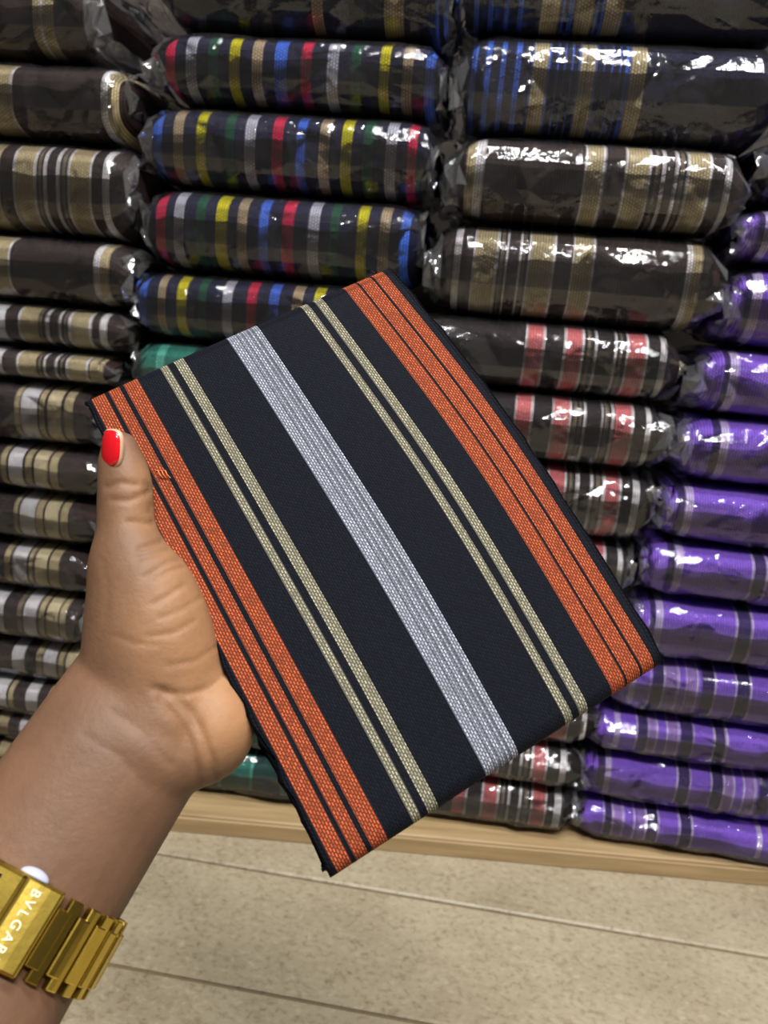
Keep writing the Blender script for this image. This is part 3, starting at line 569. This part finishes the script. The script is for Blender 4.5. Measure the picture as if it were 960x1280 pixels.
def held_cloth():
    root = empty('folded_cloth')
    root.matrix_world = Matrix.Translation(CO) @ Matrix((CEU, CEV, CN)).transposed().to_4x4()
    tag(root, 'folded navy cloth with orange, grey and white stripes held in the hand', 'cloth')
    NAVY, OR, OR2 = lin((19, 24, 36)), lin((200, 98, 60)), lin((200, 98, 60))
    GR, WH = lin((176, 172, 148)), lin((182, 188, 206))
    DK = lin((104, 108, 122))
    st = [(.014, .054, OR), (.066, .098, OR), (.112, .155, OR), (.227, .250, GR), (.271, .300, GR),
          (.443, .472, WH), (.472, .476, DK), (.476, .487, WH), (.487, .490, DK), (.490, .507, WH), (.507, .510, DK), (.510, .520, WH),
          (.520, .524, DK), (.524, .543, WH), (.693, .716, GR), (.738, .765, GR), (.845, .890, OR2), (.897, .940, OR), (.948, .986, OR)]
    cuts = {0.0, 1.012}
    for a, b, c in st: cuts |= {a, b}
    for k in range(0, 41): cuts.add(k / 40)
    cs = sorted(cuts)
    us = [cs[0]]
    for c in cs[1:]:
        if c - us[-1] > 0.0018: us.append(c)
    # path of the cloth in (v, w): flat spiral, outermost turn on top; two faces a yarn apart
    th, gap, turns = 0.0011, 0.00015, 3
    pts = []
    def race(k):
        r = (th + gap) * (turns - k) + 0.0005      # half thickness of this turn
        o = 0.0004 + (th + gap) * k                # pulled in from the ends
        res = []
        nst = 26
        for i in range(nst + 1):
            v = o + r + (CLN - 2 * o - 2 * r) * i / nst
            res.append((v, r))
        for i in range(1, 9):
            a = math.pi / 2 - math.pi * i / 9
            res.append((CLN - o - r + r * math.cos(a), r * math.sin(a)))
        for i in range(nst + 1):
            v = CLN - o - r - (CLN - 2 * o - 2 * r) * i / nst
            res.append((v, -r))
        for i in range(1, 9):
            a = -math.pi / 2 - math.pi * i / 9
            res.append((o + r + r * math.cos(a), r * math.sin(a)))
        return res
    tot = (th + gap) * turns + 0.0005 + th * 0.5
    for k in range(turns):
        loop = race(k)
        lw = loop + [loop[0]]
        V, Fc, colr, uvs = [], [], [], []
        nu, np_ = len(us), len(loop)
        rj = random.Random(50 + k)
        eL = [rj.uniform(-0.0004, 0.0008) * (1.2 if i % 3 else 2.0) + 0.0007 * (k - 1) for i in range(np_)]
        eR = [rj.uniform(-0.0004, 0.0006) - 0.0006 * (k - 1) for i in range(np_)]
        for side in (1, -1):
            s = 0.0
            for i, (v, w) in enumerate(loop):
                pv, pw = loop[i - 1]
                nv, nw = loop[(i + 1) % np_]
                tv, tw = nv - pv, nw - pw
                l = math.hypot(tv, tw)
                ov, ow = -tw / l * th / 2 * side, tv / l * th / 2 * side
                if i: s += math.hypot(v - pv, w - pw)
                for j, u in enumerate(us):
                    vv = (v + ov) / CLN
                    vv = min(max(vv, 0), 1)
                    uu = u * CW * (1 + 0.036 * 4 * vv * (1 - vv)) - 0.0015 * u * vv
                    if j == 0: uu += eL[i] + 0.0005 * math.sin(v * 2 * math.pi / 0.011 + k) - 0.0011 * k * vv
                    if j == nu - 1: uu += eR[i]
                    sagw = -0.0010 * math.sin(math.pi * vv) * math.cos(u * 5) + 0.0006 * math.sin(9 * vv + 4 * u)
                    V.append((uu, v + ov, w + ow - tot + sagw))
                    uvs.append((u * CW, s))
        off = np_ * nu
        for i in range(np_):
            i2 = (i + 1) % np_
            for j in range(nu - 1):
                mu = (us[j] + us[j + 1]) / 2
                c = NAVY
                for a, b, cc in st:
                    if a <= mu <= b: c = cc
                Fc.append((i * nu + j, i * nu + j + 1, i2 * nu + j + 1, i2 * nu + j)); colr.append(c)
                Fc.append((off + i * nu + j, off + i2 * nu + j, off + i2 * nu + j + 1, off + i * nu + j + 1)); colr.append(c)
            for j in (0, nu - 1):
                Fc.append((i * nu + j, i2 * nu + j, off + i2 * nu + j, off + i * nu + j)); colr.append(NAVY)
        # the wrap-around strip would smear the weave: give its last vertices a continuing length instead
        o = mesh_obj('cloth_layer', V, Fc, M_HELD, root, True, colr, uvs)
        if k == 0: o['label'] = 'striped outer layer of the folded cloth'
    # a pulled loop of orange thread
    for k in range(3):
        c0 = Vector((0.0102 + 0.0011 * k, 0.0405 + 0.0006 * k, 0.0))
        path = [c0 + Vector((0.0, -0.0016, 0.0002)), c0 + Vector((0.0003, -0.0006, 0.0011)), c0 + Vector((0.0002, 0.0008, 0.0011)), c0 + Vector((0.0006, 0.0020, 0.0))]
        tube('loose_thread', path, [0.00022] * 4, [0.00022] * 4, Vector((0, 0, 1)), M_THREAD, root, 6)
    return root, tot

# ------------------------------------------------------------------ tubes with elliptical sections
def catmull(P, sub):
    out = []
    n = len(P)
    for i in range(n - 1):
        p0, p1, p2, p3 = P[max(i - 1, 0)], P[i], P[i + 1], P[min(i + 2, n - 1)]
        for k in range(sub):
            t = k / sub
            out.append(0.5 * ((2 * p1) + (p2 - p0) * t + (2 * p0 - 5 * p1 + 4 * p2 - p3) * t * t + (3 * p1 - p0 - 3 * p2 + p3) * t ** 3))
    out.append(P[-1])
    return out

def tube_data(path, rs, rd, nrm, seg=24, sub=6, roundcap=True):
    A = [np.array((*p, a, b)) for p, a, b in zip(path, rs, rd)]
    A = catmull(A, sub)
    if roundcap:                                             # domed ends
        def cap(p, q, sgn):
            t = (p[:3] - q[:3]); t /= np.linalg.norm(t)
            res = []
            for f_ in (0.3, 0.55, 0.75, 0.9, 0.985):
                c = p.copy(); g = math.sqrt(1 - f_ * f_)
                c[:3] = p[:3] + t * f_ * min(p[3], p[4]); c[3:] = p[3:] * g
                res.append(c)
            return res
        A = cap(A[0], A[1], -1)[::-1] + A + cap(A[-1], A[-2], 1)
    V, Fc = [], []
    n = len(A)
    for i, p in enumerate(A):
        t = A[min(i + 1, n - 1)][:3] - A[max(i - 1, 0)][:3]
        t = Vector(t).normalized()
        d = (nrm - t * nrm.dot(t)).normalized()
        s = t.cross(d)
        for k in range(seg):
            a = 2 * math.pi * k / seg
            V.append(Vector(p[:3]) + s * (p[3] * math.cos(a)) + d * (p[4] * math.sin(a)))
    for i in range(n - 1):
        for k in range(seg):
            k2 = (k + 1) % seg
            Fc.append((i * seg + k, i * seg + k2, (i + 1) * seg + k2, (i + 1) * seg + k))
    Fc.append(tuple(range(seg))[::-1])
    Fc.append(tuple((n - 1) * seg + k for k in range(seg)))
    return V, Fc

def tube(name, path, rs, rd, nrm, mat, parent=None, seg=24, sub=5):
    V, Fc = tube_data(path, rs, rd, nrm, seg, sub)
    return mesh_obj(name, V, Fc, mat, parent)

cloth_root, cloth_tot = held_cloth()

# ------------------------------------------------------------------ the hand and forearm
MM = 0.001
NV = -cF                                                      # palm side normal of the arm
def V3(*p): return Vector(p)
PARTS = []
# forearm and wrist: centre, half width, half depth (mm)
ARM = [((-0.1187, -0.6930, 0.3706), 31, 27), ((-0.1246, -0.6554, 0.3701), 29.5, 25), ((-0.1195, -0.6214, 0.3874), 27.6, 22), ((-0.1105, -0.5971, 0.4099), 27.8, 20.5),
       ((-0.1016, -0.5776, 0.4301), 27.6, 19.5), ((-0.0951, -0.5630, 0.4440), 27.5, 18)]
PARTS.append((ARM, None))
# palm, running up behind the cloth
PALM = [((-0.0971, -0.5760, 0.4344), 26, 17), ((-0.0936, -0.5570, 0.4424), 29, 15), ((-0.0791, -0.5376, 0.4567), 33, 13.5), ((-0.0680, -0.5253, 0.4715), 39, 13), ((-0.0614, -0.5169, 0.4844), 38, 11.5)]
PARTS.append((PALM, 'cloth'))
# thumb and its fleshy base
THUMB = [((-0.1183, -0.5383, 0.5199), 6.4, 6.0), ((-0.1168, -0.5402, 0.5157), 8.0, 7.4), ((-0.1142, -0.5431, 0.5089), 9.0, 8.2), ((-0.1126, -0.5459, 0.5015), 9.3, 8.6), ((-0.1111, -0.5483, 0.4952), 9.9, 9.4),
         ((-0.1081, -0.5518, 0.4861), 14.0, 12), ((-0.1025, -0.5558, 0.4757), 18.5, 14.5), ((-0.0975, -0.5606, 0.4629), 21.5, 16), ((-0.0944, -0.5649, 0.4485), 23.5, 16.5), ((-0.0932, -0.5703, 0.4388), 24, 17)]
PARTS.append((THUMB, None))
# heel of the hand below the little finger
HEEL = [((-0.0836, -0.5581, 0.4497), 12, 11), ((-0.0747, -0.5653, 0.4419), 13.5, 12.5), ((-0.0730, -0.5695, 0.4368), 13.2, 12.5), ((-0.0810, -0.5738, 0.4316), 12, 12)]
PARTS.append((HEEL, None))
FINGERS = [
    [((-0.0793, -0.5188, 0.4875), 9.5), ((-0.0717, -0.5046, 0.5072), 9.2), ((-0.0626, -0.4875, 0.5294), 8.6), ((-0.0539, -0.4760, 0.5446), 8.0), ((-0.0477, -0.4681, 0.5551), 7.0)],
    [((-0.0644, -0.5192, 0.4830), 9.5), ((-0.0521, -0.5047, 0.5020), 9.3), ((-0.0394, -0.4894, 0.5215), 8.8), ((-0.0293, -0.4790, 0.5351), 8.1), ((-0.0224, -0.4717, 0.5445), 7.0)],
    [((-0.0536, -0.5239, 0.4744), 9.2), ((-0.0390, -0.5120, 0.4893), 8.9), ((-0.0252, -0.4991, 0.5057), 8.3), ((-0.0149, -0.4900, 0.5173), 7.7), ((-0.0078, -0.4838, 0.5254), 6.7)],
    [((-0.0497, -0.5318, 0.4628), 8.4), ((-0.0345, -0.5235, 0.4736), 8.0), ((-0.0210, -0.5143, 0.4850), 7.3), ((-0.0131, -0.5082, 0.4932), 6.7), ((-0.0075, -0.5038, 0.4987), 5.9)]]

def build_arm():
    V, Fc = [], []
    def add(path, rs, rd, nrm, seg=28):
        v, f = tube_data(path, rs, rd, nrm, seg, 6)
        o = len(V)
        V.extend(v)
        Fc.extend(tuple(i + o for i in q) for q in f)
    for pts, fr in PARTS:
        nn = CN if fr == 'cloth' else NV
        add([Vector(p[0]) for p in pts], [p[1] * MM for p in pts], [p[2] * MM for p in pts], nn)
    for fg in FINGERS:
        add([Vector(p[0]) for p in fg], [p[1] * MM for p in fg], [p[1] * MM * 0.95 for p in fg], CN, 20)
    me = bpy.data.meshes.new('arm_source')
    me.from_pydata([tuple(v) for v in V], [], Fc)
    tmp = bpy.data.objects.new('arm_source', me)
    col.objects.link(tmp)
    rm = tmp.modifiers.new('remesh', 'REMESH')
    rm.mode, rm.voxel_size = 'VOXEL', 0.0011
    sm = tmp.modifiers.new('smooth', 'SMOOTH')
    sm.factor, sm.iterations = 0.5, 14
    dg = bpy.context.evaluated_depsgraph_get()
    res = bpy.data.meshes.new_from_object(tmp.evaluated_get(dg))
    bpy.data.objects.remove(tmp)
    n = len(res.vertices)
    co = np.empty(n * 3); res.vertices.foreach_get('co', co); co = co.reshape(-1, 3)
    no = np.empty(n * 3); res.vertices.foreach_get('normal', no); no = no.reshape(-1, 3)
    nv = np.array(NV)
    facing = no @ nv
    # skin folds: shallow grooves along short lines over the palm side, left to shade themselves
    base = np.array(lin((106, 79, 61))); palm = np.array(lin((156, 117, 83))); heel = palm
    colr = np.tile(base, (n, 1))
    def blob(c, r, target, amt):
        nonlocal colr
        d = co - np.array(c)
        d -= np.outer(d @ nv, nv) * 0.7
        w = np.exp(-(np.linalg.norm(d, axis=1) / r) ** 2)[:, None] * amt
        colr = colr * (1 - w) + target * w
    blob((-0.0847, -0.5674, 0.4835), 0.015, palm, 0.75)
    blob((-0.0800, -0.5719, 0.4676), 0.015, palm, 0.75)
    blob((-0.1004, -0.5557, 0.5042), 0.0075, palm, 0.7)
    blob((-0.1052, -0.5513, 0.5158), 0.006, palm, 0.6)
    blob((-0.0635, -0.5772, 0.4474), 0.014, heel, 1.0)
    blob((-0.0705, -0.5760, 0.4551), 0.012, heel, 0.7)
    for ctr, r in (((-0.0598, -0.5274, 0.4922), 0.04), ((-0.0341, -0.5014, 0.5190), 0.045)):
        d = co - np.array(ctr)
        w = (np.exp(-(np.linalg.norm(d, axis=1) / r) ** 2) * np.clip(no @ np.array(CN), 0, 1))[:, None]
        colr = colr * (1 - w) + palm * w
    disp = np.zeros(n)
    for pts, wid, dep in CREASES:
        P_ = [np.array(p) for p in pts]
        best = np.full(n, 1.0)
        lo = np.min(P_, axis=0) - 0.03; hi = np.max(P_, axis=0) + 0.03
        sel = np.where(np.all((co > lo) & (co < hi), axis=1) & (facing > 0.05))[0]
        q = co[sel]
        bb = np.full(len(sel), 1.0)
        for a, b in zip(P_[:-1], P_[1:]):
            ab = b - a; ab = ab - nv * (ab @ nv)
            ap = q - a; ap = ap - np.outer(ap @ nv, nv)
            t = np.clip(ap @ ab / (ab @ ab), 0, 1)
            bb = np.minimum(bb, np.linalg.norm(ap - np.outer(t, ab), axis=1))
        g = np.exp(-(bb / wid) ** 2)
        disp[sel] -= dep * 1.1 * g
    co += no * disp[:, None]
    res.vertices.foreach_set('co', co.ravel())
    ca = res.color_attributes.new('Col', 'FLOAT_COLOR', 'POINT')
    ca.data.foreach_set('color', np.hstack([colr, np.ones((n, 1))]).ravel())
    res.polygons.foreach_set('use_smooth', [True] * len(res.polygons))
    res.update()
    res.name = 'hand_and_forearm'
    return res

# fold lines over the thumb, its base and the wrist: points, width, depth
CREASES = [
    ([(-0.1162, -0.5530, 0.5099), (-0.1121, -0.5520, 0.5118), (-0.1075, -0.5516, 0.5114)], .0011, .0006),
    ([(-0.1135, -0.5536, 0.5061), (-0.1084, -0.5530, 0.5063), (-0.1037, -0.5516, 0.5097)], .0010, .0005),
    ([(-0.1050, -0.5511, 0.5121), (-0.1024, -0.5519, 0.5078), (-0.1024, -0.5531, 0.5033)], .0009, .0004),
    ([(-0.1068, -0.5563, 0.5004), (-0.1012, -0.5558, 0.5002), (-0.0964, -0.5557, 0.4984)], .0010, .0006),
    ([(-0.1013, -0.5587, 0.4928), (-0.0975, -0.5578, 0.4946), (-0.0943, -0.5568, 0.4971)], .0010, .0006),
    ([(-0.1010, -0.5593, 0.4901), (-0.0957, -0.5582, 0.4922), (-0.0915, -0.5571, 0.4946)], .0009, .0005),
    ([(-0.0971, -0.5621, 0.4853), (-0.0921, -0.5604, 0.4899), (-0.0870, -0.5595, 0.4914)], .0009, .0005),
    ([(-0.0943, -0.5619, 0.4851), (-0.0901, -0.5607, 0.4879), (-0.0862, -0.5599, 0.4892)], .0009, .0005),
    ([(-0.0928, -0.5656, 0.4781), (-0.0892, -0.5645, 0.4808), (-0.0863, -0.5635, 0.4835)], .0009, .0004),
    ([(-0.0928, -0.5688, 0.4692), (-0.0856, -0.5677, 0.4703), (-0.0810, -0.5664, 0.4736)], .0009, .0004),
    ([(-0.0883, -0.5739, 0.4550), (-0.0822, -0.5738, 0.4527), (-0.0765, -0.5744, 0.4479), (-0.0715, -0.5754, 0.4416), (-0.0680, -0.5767, 0.4347), (-0.0673, -0.5782, 0.4285)], .0012, .0008),
    ([(-0.0860, -0.5744, 0.4523), (-0.0800, -0.5750, 0.4468), (-0.0750, -0.5763, 0.4396), (-0.0724, -0.5779, 0.4319), (-0.0714, -0.5794, 0.4255)], .0012, .0007),
    ([(-0.0858, -0.5737, 0.4547), (-0.0791, -0.5733, 0.4534), (-0.0726, -0.5722, 0.4549), (-0.0696, -0.5709, 0.4585), (-0.0692, -0.5697, 0.4634)], .0010, .0006),
    ([(-0.1026, -0.5701, 0.4684), (-0.0963, -0.5698, 0.4670), (-0.0901, -0.5691, 0.4670)], .0009, .0003),
    ([(-0.1124, -0.5611, 0.4883), (-0.1080, -0.5646, 0.4807), (-0.1071, -0.5675, 0.4726)], .0010, .0002),
    ([(-0.0993, -0.5769, 0.4483), (-0.0889, -0.5770, 0.4432), (-0.0793, -0.5781, 0.4344)], .0010, .0003),
    ([(-0.1050, -0.5810, 0.4428), (-0.0935, -0.5809, 0.4379), (-0.0838, -0.5823, 0.4280)], .0010, .0002),
    ([(-0.0902, -0.5662, 0.4744), (-0.0847, -0.5650, 0.4768), (-0.0811, -0.5637, 0.4800)], .0008, .0003),
    ([(-0.0857, -0.5700, 0.4611), (-0.0784, -0.5689, 0.4622), (-0.0732, -0.5674, 0.4661)], .0008, .0003),
    ([(-0.1039, -0.5500, 0.5162), (-0.1021, -0.5509, 0.5119), (-0.1010, -0.5521, 0.5065)], .0007, .0003),
]
person = empty('person', (-0.14173, -0.63829, 0.34271))
tag(person, 'bare left forearm and hand with red nail polish gripping a folded striped cloth', 'person')
arm = bpy.data.objects.new('hand_and_forearm', build_arm())
arm.data.materials.clear()
arm.data.materials.append(M_SKIN)
col.objects.link(arm)
arm.parent = person
arm.matrix_parent_inverse = Matrix.Translation(-person.location)

def nail(name, ctr, along, out, wid, length, rad, mat, rim=None):
    """curved nail plate: superellipse outline wrapped over a cylinder about the finger's length"""
    along = along.normalized(); out = (out - along * out.dot(along)).normalized(); side = along.cross(out)
    V, Fc = [], []
    NR, NA = 5, 28
    def pt(a, f_, th_):
        x = sup(math.cos(a), 3.6) * wid / 2 * f_
        y = sup(math.sin(a), 3.2) * length / 2 * f_
        ang = x / rad
        rr = rad + th_ - 0.0006 * (y / length * 2) ** 2
        return ctr + along * y + side * (math.sin(ang) * rr) + out * (math.cos(ang) * rr - rad)
    V.append(pt(0, 0, 0.0007))
    for r in range(1, NR + 1):
        for k in range(NA):
            V.append(pt(2 * math.pi * k / NA, r / NR, 0.0007 * (1 - (r / NR) ** 4 * 0.5)))
    for k in range(NA): V.append(pt(2 * math.pi * k / NA, 1.0, -0.0012))
    for k in range(NA): Fc.append((0, 1 + k, 1 + (k + 1) % NA))
    for r in range(NR):
        for k in range(NA):
            a, b = 1 + r * NA + k, 1 + r * NA + (k + 1) % NA
            Fc.append((a, a + NA, b + NA, b))
    o = mesh_obj(name, V, Fc, mat, person)
    o.matrix_parent_inverse = Matrix.Translation(-person.location)
    return o
n_al, n_out = (cU * 0.98 + cR * 0.04), (NV * 0.66 - cR * 0.74 + cU * 0.08)
tn = nail('thumbnail', Vector((-0.1196, -0.5452, 0.5208)), n_al, n_out, 0.0142, 0.0132, 0.0088, M_NAIL)
tp = nail('nail_polish', Vector((-0.1198, -0.5456, 0.5209)), n_al, n_out, 0.0134, 0.0122, 0.0088, M_POLISH)
tp.parent = tn
tp['label'] = 'glossy red nail polish'
for fg in FINGERS:
    a, b = Vector(fg[-2][0]), Vector(fg[-1][0])
    r = fg[-1][1] * MM
    d = (b - a).normalized()
    fn = nail('fingernail', b - CN * (r * 0.93) + d * 0.001, d, -CN, r * 1.45, 0.011, r * 1.0, M_POLISH)

# ------------------------------------------------------------------ the wristwatch
wa, wb = Vector((-0.1195, -0.6214, 0.3874)), Vector((-0.1105, -0.5971, 0.4099))
wax = (wb - wa).normalized()                                  # along the arm, towards the hand
wn = (NV - wax * NV.dot(wax)).normalized()                    # towards the camera's side of the wrist
ws = wax.cross(wn)                                            # across the wrist
if ws.dot(cR) < 0: ws = -ws
wc = Vector((-0.1154, -0.6095, 0.3979))
WA, WB = 0.0280, 0.0217
BW = 0.0205                                                   # bracelet width
watch = empty('wristwatch', wc)
tag(watch, 'gold bracelet wristwatch worn on the wrist with engraved case flank', 'wristwatch')
def wpt(ang, lift, y):
    p = ws * ((WA + lift) * math.cos(ang)) + wn * ((WB + lift) * math.sin(ang))
    return p + wax * y
def wblock(name, a0, a1, lo, hi, y0, y1, mat, parent=watch, seg=3, ch=0.0003):
    """a bent block on the wrist's ellipse between two angles, heights and widths, edges chamfered"""
    V, Fc = [], []
    prof = [(y0, lo), (y0, hi - ch), (y0 + ch, hi), (y1 - ch, hi), (y1, hi - ch), (y1, lo)]
    da = ch / 0.028
    rows = [(a0, -ch)] + [(a0 + da + (a1 - a0 - 2 * da) * i / seg, 0) for i in range(seg + 1)] + [(a1, -ch)]
    for a, dl in rows:
        for y, l in prof:
            V.append(wpt(a, l + (dl if l > lo + 1e-6 else 0), y))
    n = len(prof)
    for i in range(len(rows) - 1):
        for k in range(n):
            k2 = (k + 1) % n
            Fc.append((i * n + k, i * n + k2, (i + 1) * n + k2, (i + 1) * n + k))
    Fc.append(tuple(range(n))); Fc.append(tuple((len(rows) - 1) * n + k for k in range(n))[::-1])
    return mesh_obj(name, V, Fc, mat, parent, smooth=False)
R_ = math.radians
hw = BW / 2
# bracelet links: an H-shaped plate with a raised bar in its middle
def link(a):
    l = wblock('bracelet_link', R_(a), R_(a + 7.0), 0.0002, 0.0026, -hw, hw, M_GOLD, seg=2)
    b = wblock('raised_bar', R_(a + 4.4), R_(a + 12.0), 0.0004, 0.0033, -hw * 0.70, hw * 0.70, M_GOLD, l, seg=2)
    return l
ROT = -7.0
a = 72.0 + ROT - 12.6
while a > 72.0 - 12.6 * 19:
    link(a); a -= 12.6
case = wblock('watch_case', R_(65.5), R_(119), 0.0004, 0.0040, -hw * 1.04, hw * 1.04, M_GOLD, seg=8, ch=0.0005)
fl = wblock('engraved_flank', R_(67.5), R_(84), 0.0040, 0.0043, -hw * 0.97, hw * 0.97, M_DGOLD, case, seg=3, ch=0.0001)
bz = wblock('raised_bezel', R_(85.5), R_(113), 0.0030, 0.0066, -hw * 1.0, hw * 1.0, M_GOLD, case, seg=5, ch=0.0007)
dl = wblock('dial', R_(95), R_(109), 0.0060, 0.0069, -hw * 0.80, hw * 0.80, M_DIAL, case, seg=5, ch=0.0001)
lf = wblock('lug', R_(114), R_(120.5), 0.0002, 0.0030, -hw * 0.7, hw * 0.7, M_GOLD, case, seg=2)

def text_mesh(body, size):
    cu = bpy.data.curves.new('lettering', 'FONT')
    cu.body, cu.size, cu.extrude, cu.align_x, cu.align_y = body, size, 0.00012, 'CENTER', 'CENTER'
    cu.space_character = 1.35
    tmp = bpy.data.objects.new('lettering', cu)
    col.objects.link(tmp)
    dg = bpy.context.evaluated_depsgraph_get()
    me = bpy.data.meshes.new_from_object(tmp.evaluated_get(dg))
    bpy.data.objects.remove(tmp)
    return me
lme = text_mesh('BVLGARI', 0.0035)
lo_ = bpy.data.objects.new('lettering', lme)
lme.materials.clear(); lme.materials.append(M_LETTER)
col.objects.link(lo_)
lo_.parent = fl
amid = R_(78.5)
pc = wpt(amid, 0.0044, 0)
dn = (ws * (math.cos(amid) / WA) + wn * (math.sin(amid) / WB)).normalized()
dx = -wax
dy = dn.cross(dx).normalized()
lo_.matrix_local = Matrix.Translation(pc) @ Matrix((dx, dy, dn)).transposed().to_4x4()

# pale cabochon crown on the hand side of the case
def crown():
    V, Fc = [], []
    c = wpt(R_(83), 0.0022, hw * 1.04)
    NA, NR = 24, 7
    for r in range(NR + 1):
        t = r / NR * math.pi / 2
        for k in range(NA):
            a_ = 2 * math.pi * k / NA
            V.append(c + ws * (0.0042 * math.cos(t) * math.cos(a_)) + wn * (0.0022 * math.cos(t) * math.sin(a_)) + wax * (0.0022 * math.sin(t)))
    for r in range(NR):
        for k in range(NA):
            k2 = (k + 1) % NA
            Fc.append((r * NA + k, r * NA + k2, (r + 1) * NA + k2, (r + 1) * NA + k))
    Fc.append(tuple(range(NA))[::-1])
    cb = mesh_obj('crown', V, Fc, M_CRYSTAL, case)
    cb['label'] = 'pale domed crown'
crown()
